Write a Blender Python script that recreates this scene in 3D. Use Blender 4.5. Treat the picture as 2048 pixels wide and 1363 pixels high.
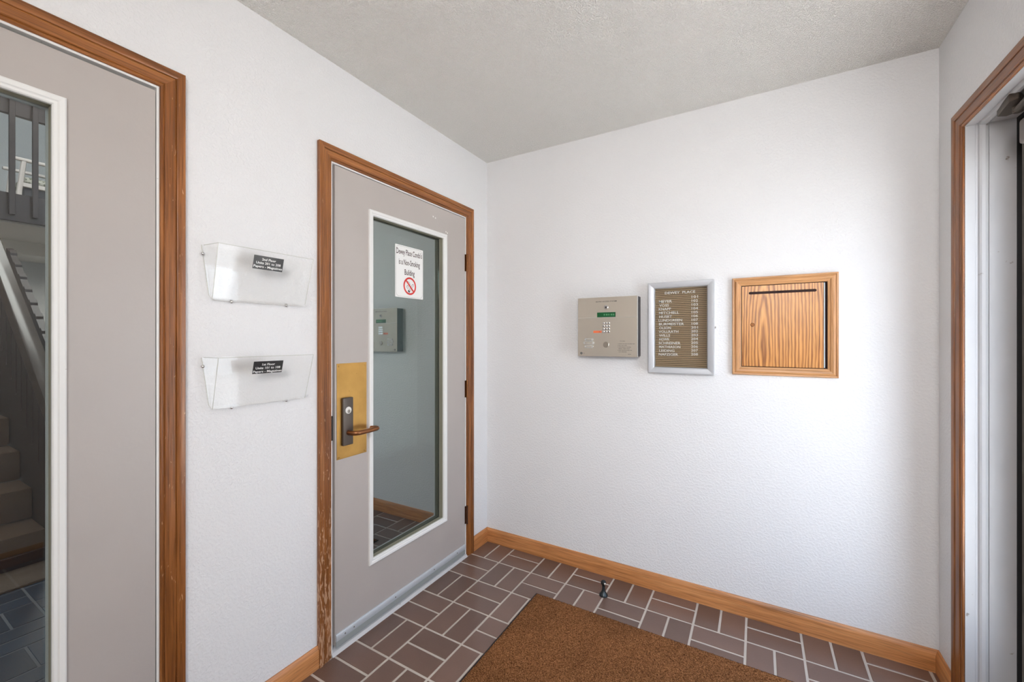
import bpy, bmesh, math, random
from mathutils import Vector, Matrix
random.seed(7)
SC = bpy.context.scene
for o in list(bpy.data.objects): bpy.data.objects.remove(o)
C = SC.collection
R = math.radians

# ------------------------------------------------------------------ camera
cd = bpy.data.cameras.new('camera'); cam = bpy.data.objects.new('camera', cd); C.objects.link(cam)
cam.location = (1.5064, -2.2525, 1.302)
cam.rotation_euler = (R(90), 0, R(30.35))
cd.sensor_width = 36; cd.lens = 836.0 / 2048 * 36; cd.shift_y = -4.5 / 2048; cd.clip_start = .02; cd.clip_end = 100
SC.camera = cam

# ------------------------------------------------------------------ exposure, sky, lights
SC.view_settings.view_transform = 'Standard'; SC.view_settings.look = 'None'
SC.view_settings.exposure = -0.27; SC.view_settings.gamma = 1.0
SC.view_settings.use_curve_mapping = False
SC.cycles.transparent_max_bounces = 24
W = bpy.data.worlds.new('sky'); SC.world = W; W.use_nodes = True
wn = W.node_tree.nodes; wl = W.node_tree.links
bg = wn['Background']
wtc = wn.new('ShaderNodeTexCoord'); wsep = wn.new('ShaderNodeSeparateXYZ'); wr = wn.new('ShaderNodeValToRGB')
wl.new(wtc.outputs['Generated'], wsep.inputs[0]); wl.new(wsep.outputs['Z'], wr.inputs[0]); wl.new(wr.outputs[0], bg.inputs[0])
wr.color_ramp.elements[0].position = 0.0; wr.color_ramp.elements[0].color = (.80, .89, 1.0, 1)
wr.color_ramp.elements[1].position = 1.0; wr.color_ramp.elements[1].color = (.42, .62, 1.0, 1)
bg.inputs[1].default_value = 8.2

def area(name, loc, rot, sx, sy, power, col, portal=False, spread=None):
    l = bpy.data.lights.new(name, 'AREA'); l.shape = 'RECTANGLE'; l.size = sx; l.size_y = sy; l.energy = power; l.color = col
    if portal: l.cycles.is_portal = True
    if spread: l.spread = spread
    o = bpy.data.objects.new(name, l); C.objects.link(o); o.location = loc; o.rotation_euler = rot
    return o
sl = bpy.data.lights.new('sun', 'SUN'); sl.energy = 130; sl.angle = R(1.5); sl.color = (1.0, .97, .92)
so = bpy.data.objects.new('sun', sl); C.objects.link(so); so.rotation_euler = Vector((.12, -.75, -.62)).to_track_quat('-Z', 'Y').to_euler()
area('door_daylight_portal', (2.33, -.70, 1.085), (0, R(90), 0), 1.62, .60, 1, (1, 1, 1), portal=True)
fo = area('front_fill', (1.80, -2.95, 1.95), (0, 0, 0),   .5, .5, 15.5, (.98, .98, 1.0), spread=R(110))  # fill lamp added behind the camera to lift the back wall
fo.rotation_euler = (Vector((.70, 0, .45)) - Vector(fo.location)).to_track_quat('-Z', 'Y').to_euler()
area('upward_fill', (1.60, -2.95, 1.6), (R(158), 0, 0), .8, .8, 18, (1.0, .945, .88))  # second added fill, aimed up to brighten ceiling and upper walls
area('stairwell_fill', (-3.4, -1.2, 4.9), (0, 0, 0), 2.2, 1.6, 150, (1.0, .97, .93))  # unseen lamp added to light the hall and stairs
area('lower_hall_fill', (-5.0, -.7, 2.15), (0, 0, 0), .6, .6, 110, (1.0, .9, .8))  # unseen lamp added to brighten the space under the balcony

# ------------------------------------------------------------------ materials
def s2l(c):
    return tuple(((v / 255) / 12.92 if v <= 10 else (((v / 255) + .055) / 1.055) ** 2.4) for v in c) + (1,)

def new_mat(name):
    m = bpy.data.materials.new(name); m.use_nodes = True
    return m, m.node_tree.nodes, m.node_tree.links, m.node_tree.nodes['Principled BSDF']

def mat(name, col, rough=.5, metal=0, bump=None, var=0, spots=None, aniso=0, spec=None):
    """col sRGB 0-255 albedo; bump=(scale, distance, detail); var = soft tonal variation"""
    m, n, l, b = new_mat(name)
    b.inputs['Base Color'].default_value = s2l(col); b.inputs['Roughness'].default_value = rough
    b.inputs['Metallic'].default_value = metal
    if spec is not None: b.inputs['Specular IOR Level'].default_value = spec
    tc = n.new('ShaderNodeTexCoord')
    last = None
    if var or spots:
        nz = n.new('ShaderNodeTexNoise'); nz.inputs['Scale'].default_value = 5; nz.inputs['Detail'].default_value = 6
        l.new(tc.outputs['Object'], nz.inputs['Vector'])
        mr = n.new('ShaderNodeMapRange'); mr.inputs[1].default_value = .3; mr.inputs[2].default_value = .7
        mr.inputs[3].default_value = 1 - var; mr.inputs[4].default_value = 1 + var
        l.new(nz.outputs[0], mr.inputs[0])
        mx = n.new('ShaderNodeMix'); mx.data_type = 'RGBA'; mx.blend_type = 'MULTIPLY'; mx.inputs[0].default_value = 1
        mx.inputs[6].default_value = s2l(col); l.new(mr.outputs[0], mx.inputs[7]); last = mx.outputs[2]
    if spots:   # (scale, threshold, colour)
        vz = n.new('ShaderNodeTexNoise'); vz.inputs['Scale'].default_value = spots[0]; vz.inputs['Detail'].default_value = 3
        l.new(tc.outputs['Object'], vz.inputs['Vector'])
        st = n.new('ShaderNodeMapRange'); st.inputs[1].default_value = spots[1]; st.inputs[2].default_value = spots[1] + .04
        l.new(vz.outputs[0], st.inputs[0])
        m2 = n.new('ShaderNodeMix'); m2.data_type = 'RGBA'; l.new(st.outputs[0], m2.inputs[0]); l.new(last, m2.inputs[6])
        m2.inputs[7].default_value = s2l(spots[2]); last = m2.outputs[2]
    if last: l.new(last, b.inputs['Base Color'])
    if bump:
        bz = n.new('ShaderNodeTexNoise'); bz.inputs['Scale'].default_value = bump[0]; bz.inputs['Detail'].default_value = bump[2]
        l.new(tc.outputs['Object'], bz.inputs['Vector'])
        bp = n.new('ShaderNodeBump'); bp.inputs['Strength'].default_value = 1; bp.inputs['Distance'].default_value = bump[1]
        l.new(bz.outputs[0], bp.inputs['Height']); l.new(bp.outputs[0], b.inputs['Normal'])
    return m

def wall_mat(name, col, scale, dist, rough=.6, thr=(.42, .62)):
    """painted drywall with rolled orange-peel relief"""
    m, n, l, b = new_mat(name)
    b.inputs['Roughness'].default_value = rough; b.inputs['Specular IOR Level'].default_value = .3
    tc = n.new('ShaderNodeTexCoord')
    a = n.new('ShaderNodeTexNoise'); a.inputs['Scale'].default_value = scale; a.inputs['Detail'].default_value = 3; a.inputs['Distortion'].default_value = .15
    l.new(tc.outputs['Object'], a.inputs['Vector'])
    mr = n.new('ShaderNodeMapRange'); mr.interpolation_type = 'SMOOTHSTEP'; mr.inputs[1].default_value = thr[0]; mr.inputs[2].default_value = thr[1]
    l.new(a.outputs[0], mr.inputs[0])
    bp = n.new('ShaderNodeBump'); bp.inputs['Distance'].default_value = dist; l.new(mr.outputs[0], bp.inputs['Height']); l.new(bp.outputs[0], b.inputs['Normal'])
    c = n.new('ShaderNodeTexNoise'); c.inputs['Scale'].default_value = 1.7; l.new(tc.outputs['Object'], c.inputs['Vector'])
    rp = n.new('ShaderNodeMapRange'); rp.inputs[3].default_value = .97; rp.inputs[4].default_value = 1.03; l.new(c.outputs[0], rp.inputs[0])
    mx = n.new('ShaderNodeMix'); mx.data_type = 'RGBA'; mx.blend_type = 'MULTIPLY'; mx.inputs[0].default_value = 1
    mx.inputs[6].default_value = s2l(col); l.new(rp.outputs[0], mx.inputs[7])
    l.new(mx.outputs[2], b.inputs['Base Color'])
    return m

def wood(name, axis, dark, mid, light, rough=.33, ring=28, wear=None, cathedral=None):
    m, n, l, b = new_mat(name)
    b.inputs['Roughness'].default_value = rough
    tc = n.new('ShaderNodeTexCoord'); oi = n.new('ShaderNodeObjectInfo')
    off = n.new('ShaderNodeVectorMath'); off.operation = 'MULTIPLY_ADD'
    cmb = n.new('ShaderNodeCombineXYZ')
    for i in range(3): l.new(oi.outputs['Random'], cmb.inputs[i])
    l.new(cmb.outputs[0], off.inputs[0]); off.inputs[1].default_value = (9, 9, 9); l.new(tc.outputs['Object'], off.inputs[2])
    def nz(al, ac, det, dist=0):
        mp = n.new('ShaderNodeMapping'); s = [ac] * 3; s['xyz'.index(axis)] = al; mp.inputs['Scale'].default_value = s
        l.new(off.outputs[0], mp.inputs[0])
        t = n.new('ShaderNodeTexNoise'); t.inputs['Scale'].default_value = 1; t.inputs['Detail'].default_value = det; t.inputs['Distortion'].default_value = dist
        l.new(mp.outputs[0], t.inputs['Vector']); return t.outputs[0]
    g = nz(1.6, ring, 5, .8)
    if cathedral:
        mp = n.new('ShaderNodeMapping'); s = [1.0] * 3; s['xyz'.index(axis)] = cathedral[1]; mp.inputs['Scale'].default_value = s
        mp.inputs['Location'].default_value = cathedral[2]
        l.new(tc.outputs['Object'], mp.inputs[0])
        wv = n.new('ShaderNodeTexWave'); wv.wave_type = 'RINGS'; wv.rings_direction = 'SPHERICAL'
        wv.inputs['Scale'].default_value = cathedral[0]; wv.inputs['Distortion'].default_value = 5.5
        wv.inputs['Detail'].default_value = 3; wv.inputs['Detail Scale'].default_value = 1.2; wv.inputs['Detail Roughness'].default_value = .6
        l.new(mp.outputs[0], wv.inputs['Vector'])
        ad = n.new('ShaderNodeMix'); ad.inputs[0].default_value = .42; l.new(wv.outputs['Fac'], ad.inputs[3]); l.new(g, ad.inputs[2]); g = ad.outputs[0]
    else:
        g2 = nz(3.5, 190, 3, .3); ad = n.new('ShaderNodeMix'); ad.inputs[0].default_value = .42; l.new(g, ad.inputs[2]); l.new(g2, ad.inputs[3]); g = ad.outputs[0]
    cr = n.new('ShaderNodeValToRGB'); e = cr.color_ramp.elements
    e[0].position = .30; e[0].color = s2l(dark); e[1].position = .72; e[1].color = s2l(light)
    k = e.new(.50); k.color = s2l(mid); l.new(g, cr.inputs[0])
    pz = nz(9, 330, 2)
    pr = n.new('ShaderNodeMapRange'); pr.inputs[1].default_value = .35; pr.inputs[2].default_value = .52; pr.inputs[3].default_value = .62; pr.inputs[4].default_value = 1.0
    l.new(pz, pr.inputs[0])
    mx = n.new('ShaderNodeMix'); mx.data_type = 'RGBA'; mx.blend_type = 'MULTIPLY'; mx.inputs[0].default_value = .8
    l.new(cr.outputs[0], mx.inputs[6]); l.new(pr.outputs[0], mx.inputs[7]); out = mx.outputs[2]
    if wear:    # scuffs rubbed through the varnish: (z at full wear, z at none, colour)
        sp = n.new('ShaderNodeSeparateXYZ'); l.new(tc.outputs['Object'], sp.inputs[0])
        zr = n.new('ShaderNodeMapRange'); zr.inputs[1].default_value = wear[0]; zr.inputs[2].default_value = wear[1]; zr.inputs[3].default_value = wear[3]; zr.inputs[4].default_value = wear[4]
        l.new(sp.outputs[2], zr.inputs[0])
        f = nz(22, 95, 4, 1.2)
        sb = n.new('ShaderNodeMath'); sb.operation = 'SUBTRACT'; l.new(f, sb.inputs[0]); l.new(zr.outputs[0], sb.inputs[1])
        st = n.new('ShaderNodeMapRange'); st.inputs[1].default_value = 0; st.inputs[2].default_value = .05; st.inputs[4].default_value = .75; l.new(sb.outputs[0], st.inputs[0])
        m3 = n.new('ShaderNodeMix'); m3.data_type = 'RGBA'; l.new(st.outputs[0], m3.inputs[0]); l.new(out, m3.inputs[6]); m3.inputs[7].default_value = s2l(wear[2]); out = m3.outputs[2]
    l.new(out, b.inputs['Base Color'])
    bp = n.new('ShaderNodeBump'); bp.inputs['Distance'].default_value = .0006; bp.inputs['Strength'].default_value = .6
    l.new(pz, bp.inputs['Height']); l.new(bp.outputs[0], b.inputs['Normal'])
    return m

def glass_mat(name, tint, refl, ior, rough=0.0, refl_tint=(1, 1, 1)):
    m, n, l, b = new_mat(name); n.remove(b); out = n['Material Output']
    t = n.new('ShaderNodeBsdfTransparent'); t.inputs[0].default_value = tint + (1,)
    g = n.new('ShaderNodeBsdfGlossy'); g.inputs['Roughness'].default_value = rough; g.inputs[0].default_value = refl_tint + (1,)
    lw = n.new('ShaderNodeLayerWeight'); lw.inputs[0].default_value = .5      # two-sided Schlick term for thin panes
    pw = n.new('ShaderNodeMath'); pw.operation = 'POWER'; pw.inputs[1].default_value = 5; l.new(lw.outputs['Facing'], pw.inputs[0])
    f0 = ((ior - 1) / (ior + 1)) ** 2 * refl
    mu = n.new('ShaderNodeMath'); mu.operation = 'MULTIPLY_ADD'; mu.inputs[1].default_value = 1 - f0; mu.inputs[2].default_value = f0; mu.use_clamp = True
    l.new(pw.outputs[0], mu.inputs[0])
    mx = n.new('ShaderNodeMixShader'); l.new(mu.outputs[0], mx.inputs[0]); l.new(t.outputs[0], mx.inputs[1]); l.new(g.outputs[0], mx.inputs[2])
    l.new(mx.outputs[0], out.inputs[0]); return m

M = {}
M['wall'] = wall_mat('wall_paint', (234, 233, 233), 105, .0006)
M['ceiling'] = wall_mat('ceiling_texture', (252, 249, 243), 190, .0038, .9, (.42, .68))
M['hall_wall'] = wall_mat('hall_wall_paint', (196, 198, 198), 75, .001)
M['door_paint'] = mat('door_paint', (181, 173, 168), .42, bump=(60, .0003, 3), var=.02)
M['white_trim'] = mat('white_enamel', (238, 237, 234), .35, bump=(40, .0003, 3), spots=(46, .735, (170, 160, 148)), var=.01)
M['jamb_paint'] = mat('worn_white_jamb_paint', (198, 197, 198), .45, bump=(30, .0006, 3), var=.03, spots=(35, .72, (150, 140, 132)))
oak = ((90, 47, 17), (134, 80, 36), (170, 110, 60))
M['casing_z'] = wood('casing_wood_upright', 'z', *oak)
M['casing_worn'] = wood('casing_wood_worn', 'z', *oak, wear=(.1, 1.25, (205, 165, 132), .50, .70))
M['casing_worn1'] = wood('casing_wood_worn_high', 'z', *oak, wear=(.2, 1.9, (214, 170, 128), .66, .70))
M['casing_y'] = wood('casing_wood_level', 'y', *oak)
base = ((150, 94, 50), (200, 134, 80), (224, 164, 108))
M['base_x'] = wood('baseboard_wood_x', 'x', *base)
M['base_y'] = wood('baseboard_wood_y', 'y', *base)
ml = ((146, 98, 58), (184, 134, 88), (206, 158, 112))
M['mail_x'] = wood('mail_frame_wood_x', 'x', *ml, ring=45)
M['mail_z'] = wood('mail_frame_wood_z', 'z', *ml, ring=45)
M['mail_door'] = wood('mail_door_oak', 'z', (138, 84, 38), (184, 124, 62), (206, 146, 80), ring=170, cathedral=(26, .10, (-1.535, 0, -.125)))
M['grout'] = mat('pale_grout', (196, 186, 175), .85, bump=(300, .0008, 3), var=.07)
def tile_mat(name, c1, c2, rough=.29):
    m = mat(name, c1, rough, bump=(160, .0004, 4), var=.09, spots=(60, .72, tuple(min(255, v + 40) for v in c1)))
    n = m.node_tree.nodes; l = m.node_tree.links; b = n['Principled BSDF']; b.inputs['Specular IOR Level'].default_value = .75
    src = b.inputs['Base Color'].links[0].from_socket
    oi = n.new('ShaderNodeObjectInfo'); mr = n.new('ShaderNodeMapRange'); mr.inputs[3].default_value = .82; mr.inputs[4].default_value = 1.15
    l.new(oi.outputs['Random'], mr.inputs[0])
    mx = n.new('ShaderNodeMix'); mx.data_type = 'RGBA'; mx.blend_type = 'MULTIPLY'; mx.inputs[0].default_value = 1
    l.new(src, mx.inputs[6]); l.new(mr.outputs[0], mx.inputs[7]); l.new(mx.outputs[2], b.inputs['Base Color'])
    return m
M['tile'] = tile_mat('brown_quarry_tile', (112, 86, 74), None)
M['hall_tile'] = tile_mat('slate_blue_hall_tile', (40, 60, 78), None, .5)
M['hall_grout'] = mat('hall_grout', (120, 124, 128), .9)
M['gasket'] = mat('olive_glazing_tape', (140, 136, 118), .7, var=.08)
M['brass'] = mat('aged_brass', (196, 154, 88), .34, 1, var=.28, spots=(70, .735, (120, 80, 35)), bump=(40, .0002, 3))
M['bronze'] = mat('dark_bronze', (92, 84, 78), .42, .6)
M['lever'] = mat('worn_copper_bronze', (138, 92, 60), .3, .9, var=.25)
M['hinge'] = mat('hinge_brass', (116, 74, 42), .35, .9, var=.2)
M['hinge_dark'] = mat('hinge_dark_brown', (84, 52, 34), .5, .5)
M['chrome'] = mat('bright_chrome', (225, 225, 225), .15, 1)
M['nickel'] = mat('satin_nickel', (190, 182, 170), .28, 1)
M['alu'] = mat('brushed_aluminium', (208, 214, 219), .45, .35, bump=(90, .0002, 2))
M['alu_frame'] = mat('letter_board_aluminium', (186, 187, 191), .4, .35)
M['alu_dark'] = mat('door_sweep_grey', (166, 172, 170), .5, .3)
M['steel'] = mat('brushed_stainless', (206, 196, 182), .28, .65, bump=(14, .0012, 1))
M['steel_edge'] = mat('steel_edge', (240, 240, 238), .25, .8)
M['black_metal'] = mat('black_painted_steel', (52, 51, 55), .5)
M['black'] = mat('black_rubber', (22, 22, 23), .6)
M['ink'] = mat('black_ink', (32, 30, 32), .6)
M['rust_ink'] = mat('dark_maroon_ink', (66, 38, 34), .6)
M['red'] = mat('red_print', (198, 40, 34), .5)
M['navy'] = mat('navy_print', (38, 40, 66), .5)
M['sign_white'] = mat('sign_white', (244, 243, 240), .35)
M['label_black'] = mat('black_plastic_label', (30, 29, 30), .35)
M['white_print'] = mat('white_print', (245, 245, 242), .5)
M['ribbed'] = mat('brown_ribbed_felt', (164, 136, 100), .8, bump=(400, .0003, 2))
M['ribgap'] = mat('brown_felt_groove', (58, 42, 28), .9)
M['letter'] = mat('white_plastic_letters', (242, 240, 236), .4)
M['orange'] = mat('orange_label', (226, 110, 66), .5)
M['screen'] = mat('green_lcd', (22, 84, 46), .25, var=.2)
M['lcd_dim'] = mat('green_lcd_characters', (70, 134, 88), .4)
M['mark'] = mat('engraved_grey', (96, 88, 80), .6)
M['darkhole'] = mat('dark_recess', (38, 16, 12), .9)
M['plug'] = mat('white_plug', (235, 232, 226), .4)
M['stopper'] = mat('dark_stopper_metal', (58, 64, 66), .35, .7)
M['closer'] = mat('closer_bronze', (88, 78, 68), .4, .6)
M['closer_cover'] = mat('closer_cover_taupe', (112, 102, 98), .45)
M['ext_door'] = mat('exterior_door_taupe', (128, 118, 110), .5)
M['concrete'] = mat('sunlit_concrete', (190, 188, 184), .9, bump=(30, .002, 4), var=.06)
M['dark_wood'] = mat('dark_stained_wood', (58, 47, 42), .4, var=.15, bump=(20, .0004, 3))
M['dark_wood2'] = mat('stained_handrail', (86, 75, 66), .25, var=.2)
M['stair_carpet'] = mat('taupe_stair_carpet', (108, 84, 63), .95, bump=(350, .004, 3), var=.12)
M['hall_carpet'] = mat('beige_hall_carpet', (128, 112, 98), .95, bump=(260, .006, 3), var=.14)
M['cushion'] = mat('patterned_cushion', (186, 184, 172), .9, spots=(38, .52, (110, 112, 98)), var=.05)
M['chair_frame'] = mat('pale_chair_frame', (205, 196, 190), .35)
M['beige_soffit'] = mat('beige_soffit', (196, 190, 180), .7)
M['glass_refl'] = glass_mat('dark_reflective_glass', (.22, .25, .24), 1.0, 3.5, 0, (.93, 1.0, .99))
M['glass_hall'] = glass_mat('tinted_hall_glass', (.80, .83, .83), 1.0, 1.5)
M['glass_clear'] = glass_mat('clear_glass', (.97, .98, .98), 1.0, 1.5)
M['acrylic'] = glass_mat('clear_acrylic', (.997, .997, .995), .55, 1.4, .05)
M['acrylic_edge'] = mat('acrylic_edge_glint', (206, 206, 196), .2)  # pale colour stands for light caught along the acrylic edges

def mat_carpet():
    m, n, l, b = new_mat('brown_loop_mat'); b.inputs['Roughness'].default_value = .95; b.inputs['Specular IOR Level'].default_value = .1
    tc = n.new('ShaderNodeTexCoord')
    a = n.new('ShaderNodeTexNoise'); a.inputs['Scale'].default_value = 230; a.inputs['Detail'].default_value = 4; a.inputs['Distortion'].default_value = 1.0
    l.new(tc.outputs['Object'], a.inputs['Vector'])
    cr = n.new('ShaderNodeValToRGB'); e = cr.color_ramp.elements
    e[0].position = .36; e[0].color = s2l((70, 42, 22)); e[1].position = .66; e[1].color = s2l((158, 112, 72))
    k = e.new(.5); k.color = s2l((118, 76, 44)); l.new(a.outputs[0], cr.inputs[0])
    w = n.new('ShaderNodeTexNoise'); w.inputs['Scale'].default_value = 3.5; w.inputs['Detail'].default_value = 4; l.new(tc.outputs['Object'], w.inputs['Vector'])
    wr_ = n.new('ShaderNodeMapRange'); wr_.inputs[1].default_value = .3; wr_.inputs[2].default_value = .6; wr_.inputs[3].default_value = .76; wr_.inputs[4].default_value = 1.06; l.new(w.outputs[0], wr_.inputs[0])
    mx = n.new('ShaderNodeMix'); mx.data_type = 'RGBA'; mx.blend_type = 'MULTIPLY'; mx.inputs[0].default_value = 1
    l.new(cr.outputs[0], mx.inputs[6]); l.new(wr_.outputs[0], mx.inputs[7]); l.new(mx.outputs[2], b.inputs['Base Color'])
    return m
M['mat_pile'] = mat_carpet()

# ------------------------------------------------------------------ mesh helpers
def box(bm, x0, x1, y0, y1, z0, z1, bev=0, seg=2):
    x0, x1 = sorted((x0, x1)); y0, y1 = sorted((y0, y1)); z0, z1 = sorted((z0, z1))
    t = bmesh.new(); bmesh.ops.create_cube(t, size=1)
    for v in t.verts: v.co = Vector(((x0 + x1) / 2 + v.co.x * (x1 - x0), (y0 + y1) / 2 + v.co.y * (y1 - y0), (z0 + z1) / 2 + v.co.z * (z1 - z0)))
    if bev: bmesh.ops.bevel(t, geom=list(t.edges), offset=bev, segments=seg, affect='EDGES', profile=.5)
    merge(bm, t); return bm

def merge(bm, t):
    me = bpy.data.meshes.new('tmp'); t.to_mesh(me); t.free(); bm.from_mesh(me); bpy.data.meshes.remove(me)

def prism(bm, pts, axis, a0, a1, bev=0):
    """extrude polygon; axis 'x': pts are (y,z); 'y': (x,z); 'z': (x,y)"""
    t = bmesh.new()
    def P(p, a): return {'x': (a, p[0], p[1]), 'y': (p[0], a, p[1]), 'z': (p[0], p[1], a)}[axis]
    A = [t.verts.new(P(p, a0)) for p in pts]; B = [t.verts.new(P(p, a1)) for p in pts]; n = len(pts)
    t.faces.new(A); t.faces.new(list(reversed(B)))
    for i in range(n): t.faces.new((A[i], B[i], B[(i + 1) % n], A[(i + 1) % n]))
    bmesh.ops.recalc_face_normals(t, faces=t.faces)
    if bev: bmesh.ops.bevel(t, geom=list(t.edges), offset=bev, segments=1, affect='EDGES')
    merge(bm, t); return bm

def lathe(bm, prof, loc, axis='z', seg=24):
    """prof = [(radius, height)...] along axis from loc"""
    t = bmesh.new(); rings = []
    for r, h in prof:
        ring = []
        for i in range(seg):
            a = 2 * math.pi * i / seg; c, s = r * math.cos(a), r * math.sin(a)
            v = {'z': (c, s, h), 'x': (h, c, s), 'y': (c, h, s)}[axis]
            ring.append(t.verts.new(Vector(loc) + Vector(v)))
        rings.append(ring)
    for a, b in zip(rings, rings[1:]):
        for i in range(seg): t.faces.new((a[i], a[(i + 1) % seg], b[(i + 1) % seg], b[i]))
    t.faces.new(rings[0]); t.faces.new(rings[-1])
    bmesh.ops.remove_doubles(t, verts=t.verts, dist=1e-6)
    bmesh.ops.recalc_face_normals(t, faces=t.faces); merge(bm, t); return bm

def tube(bm, pts, rad, seg=12, flat=1.0):
    t = bmesh.new(); pts = [Vector(p) for p in pts]; rings = []
    rr = rad if isinstance(rad, (list, tuple)) else [rad] * len(pts)
    up = Vector((0, 0, 1))
    for i, p in enumerate(pts):
        d = (pts[min(i + 1, len(pts) - 1)] - pts[max(i - 1, 0)]).normalized()
        u = up if abs(d.dot(up)) < .95 else Vector((1, 0, 0))
        s = d.cross(u).normalized(); w = s.cross(d).normalized()
        rings.append([t.verts.new(p + s * math.cos(2 * math.pi * k / seg) * rr[i] * flat + w * math.sin(2 * math.pi * k / seg) * rr[i]) for k in range(seg)])
    for a, b in zip(rings, rings[1:]):
        for i in range(seg): t.faces.new((a[i], a[(i + 1) % seg], b[(i + 1) % seg], b[i]))
    t.faces.new(rings[0]); t.faces.new(rings[-1])
    bmesh.ops.recalc_face_normals(t, faces=t.faces); merge(bm, t); return bm

def plate(bm, axis, t0, t1, ar, br, holes):
    """solid sheet with rectangular holes. axis 'x': a=y, b=z; 'y': a=x, b=z; 'z': a=x, b=y"""
    A = sorted(set([ar[0], ar[1]] + [v for h in holes for v in h[:2] if ar[0] < v < ar[1]]))
    B = sorted(set([br[0], br[1]] + [v for h in holes for v in h[2:] if br[0] < v < br[1]]))
    def solid(i, j):
        if i < 0 or j < 0 or i >= len(A) - 1 or j >= len(B) - 1: return False
        a = (A[i] + A[i + 1]) / 2; b = (B[j] + B[j + 1]) / 2
        return not any(h[0] < a < h[1] and h[2] < b < h[3] for h in holes)
    def P(a, b, t): return {'x': (t, a, b), 'y': (a, t, b), 'z': (a, b, t)}[axis]
    m = bmesh.new()
    def q(*ps): m.faces.new([m.verts.new(p) for p in ps])
    for i in range(len(A) - 1):
        for j in range(len(B) - 1):
            if not solid(i, j): continue
            a0, a1, b0, b1 = A[i], A[i + 1], B[j], B[j + 1]
            q(P(a0, b0, t0), P(a1, b0, t0), P(a1, b1, t0), P(a0, b1, t0)); q(P(a0, b0, t1), P(a1, b0, t1), P(a1, b1, t1), P(a0, b1, t1))
            if not solid(i - 1, j): q(P(a0, b0, t0), P(a0, b1, t0), P(a0, b1, t1), P(a0, b0, t1))
            if not solid(i + 1, j): q(P(a1, b0, t0), P(a1, b1, t0), P(a1, b1, t1), P(a1, b0, t1))
            if not solid(i, j - 1): q(P(a0, b0, t0), P(a1, b0, t0), P(a1, b0, t1), P(a0, b0, t1))
            if not solid(i, j + 1): q(P(a0, b1, t0), P(a1, b1, t0), P(a1, b1, t1), P(a0, b1, t1))
    bmesh.ops.remove_doubles(m, verts=m.verts, dist=1e-5)
    bmesh.ops.recalc_face_normals(m, faces=m.faces); merge(bm, m); return bm

def obj(name, bm, m, parent=None, label=None, kind=None, smooth=True, ang=35):
    me = bpy.data.meshes.new(name)
    if smooth:
        for f in bm.faces: f.smooth = True
        lim = R(ang)
        for e in bm.edges:
            if len(e.link_faces) == 2:
                try: e.smooth = e.calc_face_angle() < lim
                except ValueError: e.smooth = False
            else: e.smooth = False
    bm.to_mesh(me); bm.free(); me.materials.append(m)
    o = bpy.data.objects.new(name, me); C.objects.link(o)
    if parent: put(o, parent)
    if label: o['label'] = label
    if kind: o['kind'] = kind
    return o

def world_loc(p):
    v = Vector(p.location)
    while p.parent: p = p.parent; v += p.location
    return v
def put(o, parent):           # mesh points are in place coordinates; offset by the parent's base point
    o.parent = parent; o.location = o.location - world_loc(parent)

def thing(name, label, cat, loc, group=None, kind=None):
    o = bpy.data.objects.new(name, None); C.objects.link(o); o.location = loc; o.empty_display_size = .05
    tag(o, label, cat, group, kind); return o
def tag(o, label=None, cat=None, group=None, kind=None):
    if label: o['label'] = label
    if cat: o['category'] = cat
    if group: o['group'] = group
    if kind: o['kind'] = kind
    return o
NB = bmesh.new

def text(body, plane, a, base, depth, cap, m, parent, width=None, name='lettering', align='L', ext=.0003, bold=0, spacing=1.0, track=None):
    """lettering as flat geometry. plane 'y': faces -y (a = x); plane 'x': faces +x (a = y)"""
    cu = bpy.data.curves.new('txt', 'FONT'); cu.body = body; cu.size = 1; cu.extrude = 0; cu.offset = bold
    cu.space_character = spacing; cu.resolution_u = 2
    to = bpy.data.objects.new('txt', cu); C.objects.link(to)
    dg = bpy.context.evaluated_depsgraph_get(); me = bpy.data.meshes.new_from_object(to.evaluated_get(dg))
    bpy.data.objects.remove(to); bpy.data.curves.remove(cu)
    xs = [v.co.x for v in me.vertices]; x0, x1 = min(xs), max(xs)
    sy = cap / .73; sx = (width / (x1 - x0)) if width else sy
    wd = (x1 - x0) * sx
    st = a - (wd / 2 if align == 'C' else wd if align == 'R' else 0)
    bm = bmesh.new(); bm.from_mesh(me); bpy.data.meshes.remove(me)
    if ext > .0004:
        r = bmesh.ops.extrude_face_region(bm, geom=list(bm.faces))
        for v in r['geom']:
            if isinstance(v, bmesh.types.BMVert): v.co.z += 1
    for v in bm.verts:
        u = st + (v.co.x - x0) * sx; w = base + v.co.y * sy; e = .0003 + v.co.z * ext
        v.co = Vector((u, depth - e, w)) if plane == 'y' else Vector((depth + e, u, w))
    return obj(name, bm, m, parent, smooth=False)

# =================================================================== LARGE STRUCTURE
X1 = 2.121; H = 2.4375
D1 = (-2.640, -1.720); D2 = (-1.1508, -.2281); D3 = (-1.170, -.237); TOP = 2.030
# walls
obj('wall_left', plate(NB(), 'x', -.12, 0, (-3.6, .12), (0, 5.0), [(D1[0] - .02, D1[1] + .02, 0, 2.055), (D2[0] - .015, D2[1] + .015, 0, 2.045)]), M['wall'], kind='structure')
obj('wall_back', box(NB(), 0, X1, 0, .12, 0, H), M['wall'], kind='structure')
obj('wall_right', plate(NB(), 'x', X1, X1 + .13, (-3.6, .12), (0, H), [(D3[0] - .02, D3[1] + .02, 0, 2.045)]), M['wall'], kind='structure')
obj('wall_front', box(NB(), -.12, X1 + .13, -3.72, -3.6, 0, H), M['wall'], kind='structure')
obj('ceiling', box(NB(), 0, X1 + .13, -3.72, .12, H, H + .1), M['ceiling'], kind='structure')

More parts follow.
